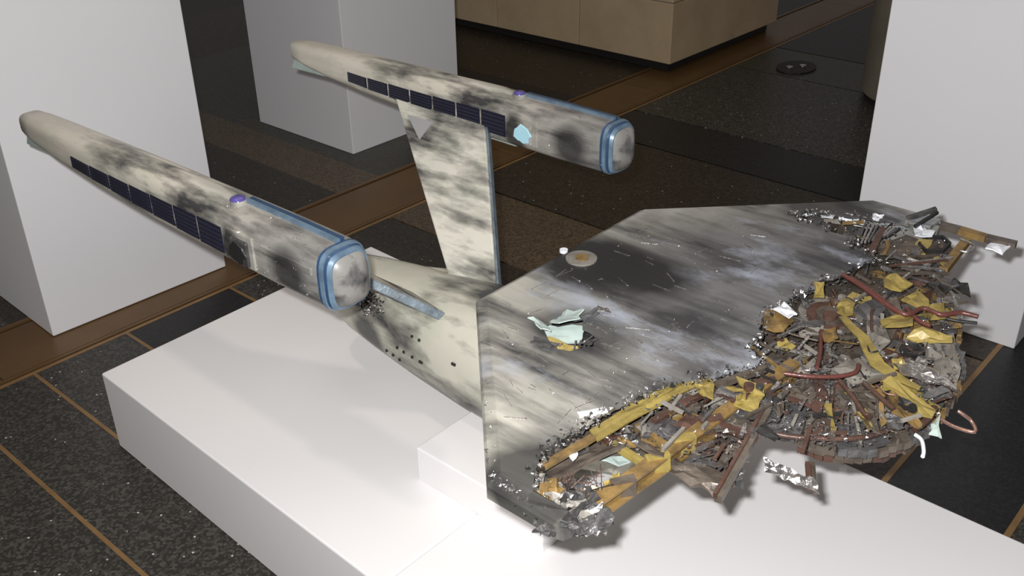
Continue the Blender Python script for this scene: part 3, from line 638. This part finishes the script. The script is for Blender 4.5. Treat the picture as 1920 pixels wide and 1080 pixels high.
# rim remnant on the far side and beams by the right pedestal
for a, b, m in [((1745, 418), (1800, 432), 'brown'), ((1800, 432), (1850, 447), 'ochre'), ((1850, 447), (1905, 460), 'brown')]:
    beam('rim_remnant', a, b, .020, .012, m, za=.750)
beam('spar', (1812, 452), (1768, 508), .016, .014, 'ochre', za=.745); beam('spar', (1655, 430), (1632, 478), .012, .010, 'rust', za=.760); beam('spar', (1700, 410), (1756, 392), .010, .008, 'gun', za=.765, zb=.785); beam('spar', (1715, 425), (1758, 398), .006, .006, 'char', za=.765, zb=.780)
for i in range(9): beam('rack_rod', (1608+i*7, 458-i*2), (1622+i*8, 420+i*1), .004, .005, random.choice(['gun', 'brown', 'silver']), za=.762)
for i in range(10): beam('rack_rod', (1665+U(0, 30), 480+U(0, 40)), (1740+U(0, 50), 505+U(-30, 30)), .003, .004, random.choice(['gun', 'brown', 'silver', 'rust']), za=U(.752, .768))
# red pipes and wires
pipe([(1580, 515), (1620, 540), (1660, 570), (1700, 590), (1730, 578), (1765, 590), (1800, 586), (1834, 594)], .0042, 'redtube', .776)
pipe([(1595, 520), (1640, 550), (1672, 575)], .0036, 'redtube', .772); pipe([(1700, 578), (1720, 600), (1745, 612)], .004, 'redtube', .772); pipe([(1755, 590), (1785, 600), (1832, 606)], .003, 'char', .768)
pipe([(1470, 700), (1520, 706), (1570, 706), (1604, 698), (1610, 684)], .0036, 'redtube', .770); pipe([(1575, 715), (1600, 745), (1620, 775), (1632, 780), (1624, 784)], .004, 'rust', .768); pipe([(1540, 620), (1538, 660), (1532, 690)], .0036, 'redtube', .768)
pipe([(1620, 718), (1650, 745), (1676, 768)], .004, 'rust', .766); pipe([(1405, 795), (1460, 815), (1540, 822), (1620, 820), (1680, 800)], .004, 'rust', .738)
pipe([(1764, 786), (1790, 800), (1828, 810), (1822, 790), (1808, 778), (1796, 770)], .0028, 'copper', name='loose_wire', zs=[.745, .745, .748, .756, .764, .768])
pipe([(1716, 815), (1728, 825), (1732, 846), (1730, 856)], .003, 'paper', .735, 'loose_wire'); pipe([(1720, 800), (1742, 782), (1752, 765)], .006, 'rust', .748); pipe([(1800, 448), (1826, 460), (1818, 472), (1800, 470)], .0025, 'silver', .758, 'loose_wire')
for i in range(14):
    x, y = U(1480, 1780), U(560, 780); pipe([(x, y), (x+U(-25, 25), y+U(5, 25)), (x+U(-35, 40), y+U(15, 45))], U(.0012, .0025), random.choice(['rust', 'char', 'silver', 'copper', 'brown']), U(.758, .775), 'loose_wire', n=5)

# further wreckage strewn through the torn front, aligned with the radial structure
zone = [(x, y) for x, y in [(1120, 830), (1190, 775), (1310, 725), (1425, 690), (1420, 620), (1500, 550), (1630, 485), (1590, 440), (1510, 402), (1720, 425), (1790, 460), (1770, 520), (1795, 560), (1785, 640), (1800, 715), (1760, 780), (1640, 835), (1540, 840), (1450, 815), (1400, 830), (1370, 880), (1260, 850)]]
def inside(x, y, P):
    r = False
    for (x0, y0), (x1, y1) in zip(P, P[1:]+P[:1]):
        if (y0 > y) != (y1 > y) and x < (x1-x0)*(y-y0)/(y1-y0)+x0: r = not r
    return r
def spot():
    while True:
        x, y = U(1110, 1805), U(400, 885)
        if inside(x, y, zone): return x, y
def frame_at(p):
    d = Vector((p.x-C0.x, p.y-C0.y, 0)); d = d.normalized() if d.length > .01 else Vector((1, 0, 0)); return d, Vector((-d.y, d.x, 0))
for i in range(130):
    p = sh(*spot(), U(.728, .764)); d, t = frame_at(p)
    if R() < .45: d, t = t, d
    u_ = (d+Vector((U(-.3, .3), U(-.3, .3), U(-.25, .35))))*U(.018, .055); v_ = (t+Vector((U(-.3, .3), U(-.3, .3), U(-.5, .5))))*U(.006, .022)
    MB().sheet(p-u_/2-v_/2, u_, v_, 3, 2, .002, .002, .003).obj('wreck_plate', M[random.choice(['grey', 'grey', 'brown', 'brown', 'yellow', 'ochre', 'gun', 'gun', 'rust', 'char', 'silver'])], deck)
for i in range(130):
    p = sh(*spot(), U(.735, .768)); d, t = frame_at(p)
    if R() < .35: d, t = t, d
    u_ = (d+Vector((U(-.35, .35), U(-.35, .35), U(-.2, .3))))*U(.015, .06); w_ = U(.002, .006)
    MB().beam(p-u_/2, p+u_/2, w_, w_*U(.6, 1.4)).obj('wreck_bar', M[random.choice(['rust', 'brown', 'gun', 'gun', 'ochre', 'silver', 'char', 'grey', 'grey'])], deck)
# melted crumbs: along the torn edge, over the wreckage, on scorched spots
def crumbs(name, pts, smin, smax, mat, parent):
    m = MB()
    for p in pts:
        r = U(smin, smax); a = [Vector((U(-1, 1), U(-1, 1), U(-.7, .7))).normalized()*r*U(.6, 1.3) for _ in range(5)]
        m.add([p+q for q in a], [(0,1,2),(0,2,3),(0,3,1),(1,2,4),(2,3,4),(3,1,4)])
    return m.obj(name, mat, parent, kind='stuff')
edge = []
for _ in range(900):
    i = random.randrange(6, len(cut)-4); p = cut[i].lerp(cut[i+1], R())-SO; edge.append(Vector((p.x+U(-.010, .010), p.y+U(-.010, .010), ZT-SO.z+U(-.010, .006))))
crumbs('melted_edge_beads', edge, .0015, .0048, M['silver'], hull)
crumbs('charred_edge_beads', [e+Vector((U(-.005, .005), U(-.005, .005), -.004)) for e in edge[:600]], .002, .006, M['char'], hull)
crumbs('wreck_crumbs', [sh(*spot(), U(.725, .760)) for _ in range(1800)], .0015, .005, M['gun'], deck)
crumbs('bright_wreck_crumbs', [sh(*spot(), U(.740, .768)) for _ in range(700)], .001, .0035, M['silver'], deck)
crumbs('rusty_wreck_crumbs', [sh(*spot(), U(.730, .762)) for _ in range(380)], .0015, .004, M['rust'], deck)
near_edge = [random.choice([p for p in cut]) for _ in range(200)]
pts_h = []
for _ in range(260):
    x, y = U(930, 1480), U(420, 800)
    if inside(x, y, [(960, 560), (1200, 430), (1470, 410), (1580, 470), (1420, 600), (1380, 670), (1180, 735), (1010, 830), (920, 720)]): pts_h.append(sh(x, y, ZT+.0005))
sl = MB()
for p in pts_h[:130]:
    a = random.choice([U(.9, 1.6), U(-.4, .2), U(1.2, 2.2)]); d = Vector((math.cos(a), math.sin(a), 0))*U(.008, .045)
    sl.beam(p, p+d, U(.0004, .0011), .0012)
sl.obj('scratches', M['silver'], hull, kind='stuff')
crumbs('hull_flakes', pts_h, .0008, .0028, M['silver'], hull)
rimc = []
for _ in range(170):
    p = rim_pts[0].lerp(rim_pts[1], R()**.6) if R() < .6 else rim_pts[1].lerp(rim_pts[2], R()*.5); p = p.lerp(Vector((CX, CY, 0)), U(.0, .05))-SO; rimc.append(Vector((p.x, p.y, ZT-SO.z-.004)))
crumbs('rim_beads', rimc, .001, .004, M['silver'], hull)
def flank(n): return [body_side(min(1.78, max(1.3, random.gauss(1.585, .022))), random.gauss(150, 9))+Vector((-.001, 0, .001)) for _ in range(n)]
crumbs('scorched_cluster', flank(170), .0015, .0045, M['silver'], body); crumbs('charred_cluster', flank(160), .002, .005, M['char'], body)
for o_, near in ((pn, True), (pf, False)):
    L_ = []
    for _ in range(110 if near else 40):
        y = U(-.57, -.30); w, zc_, h = pod_w(y)
        L_.append(Vector((-w-.001, y, U(-.045, .045))) if R() < .7 else Vector((U(-.04, .01), y+.05, h+zc_)))
    crumbs('pod_flakes', L_, .0008, .0030, M['silver'], o_)
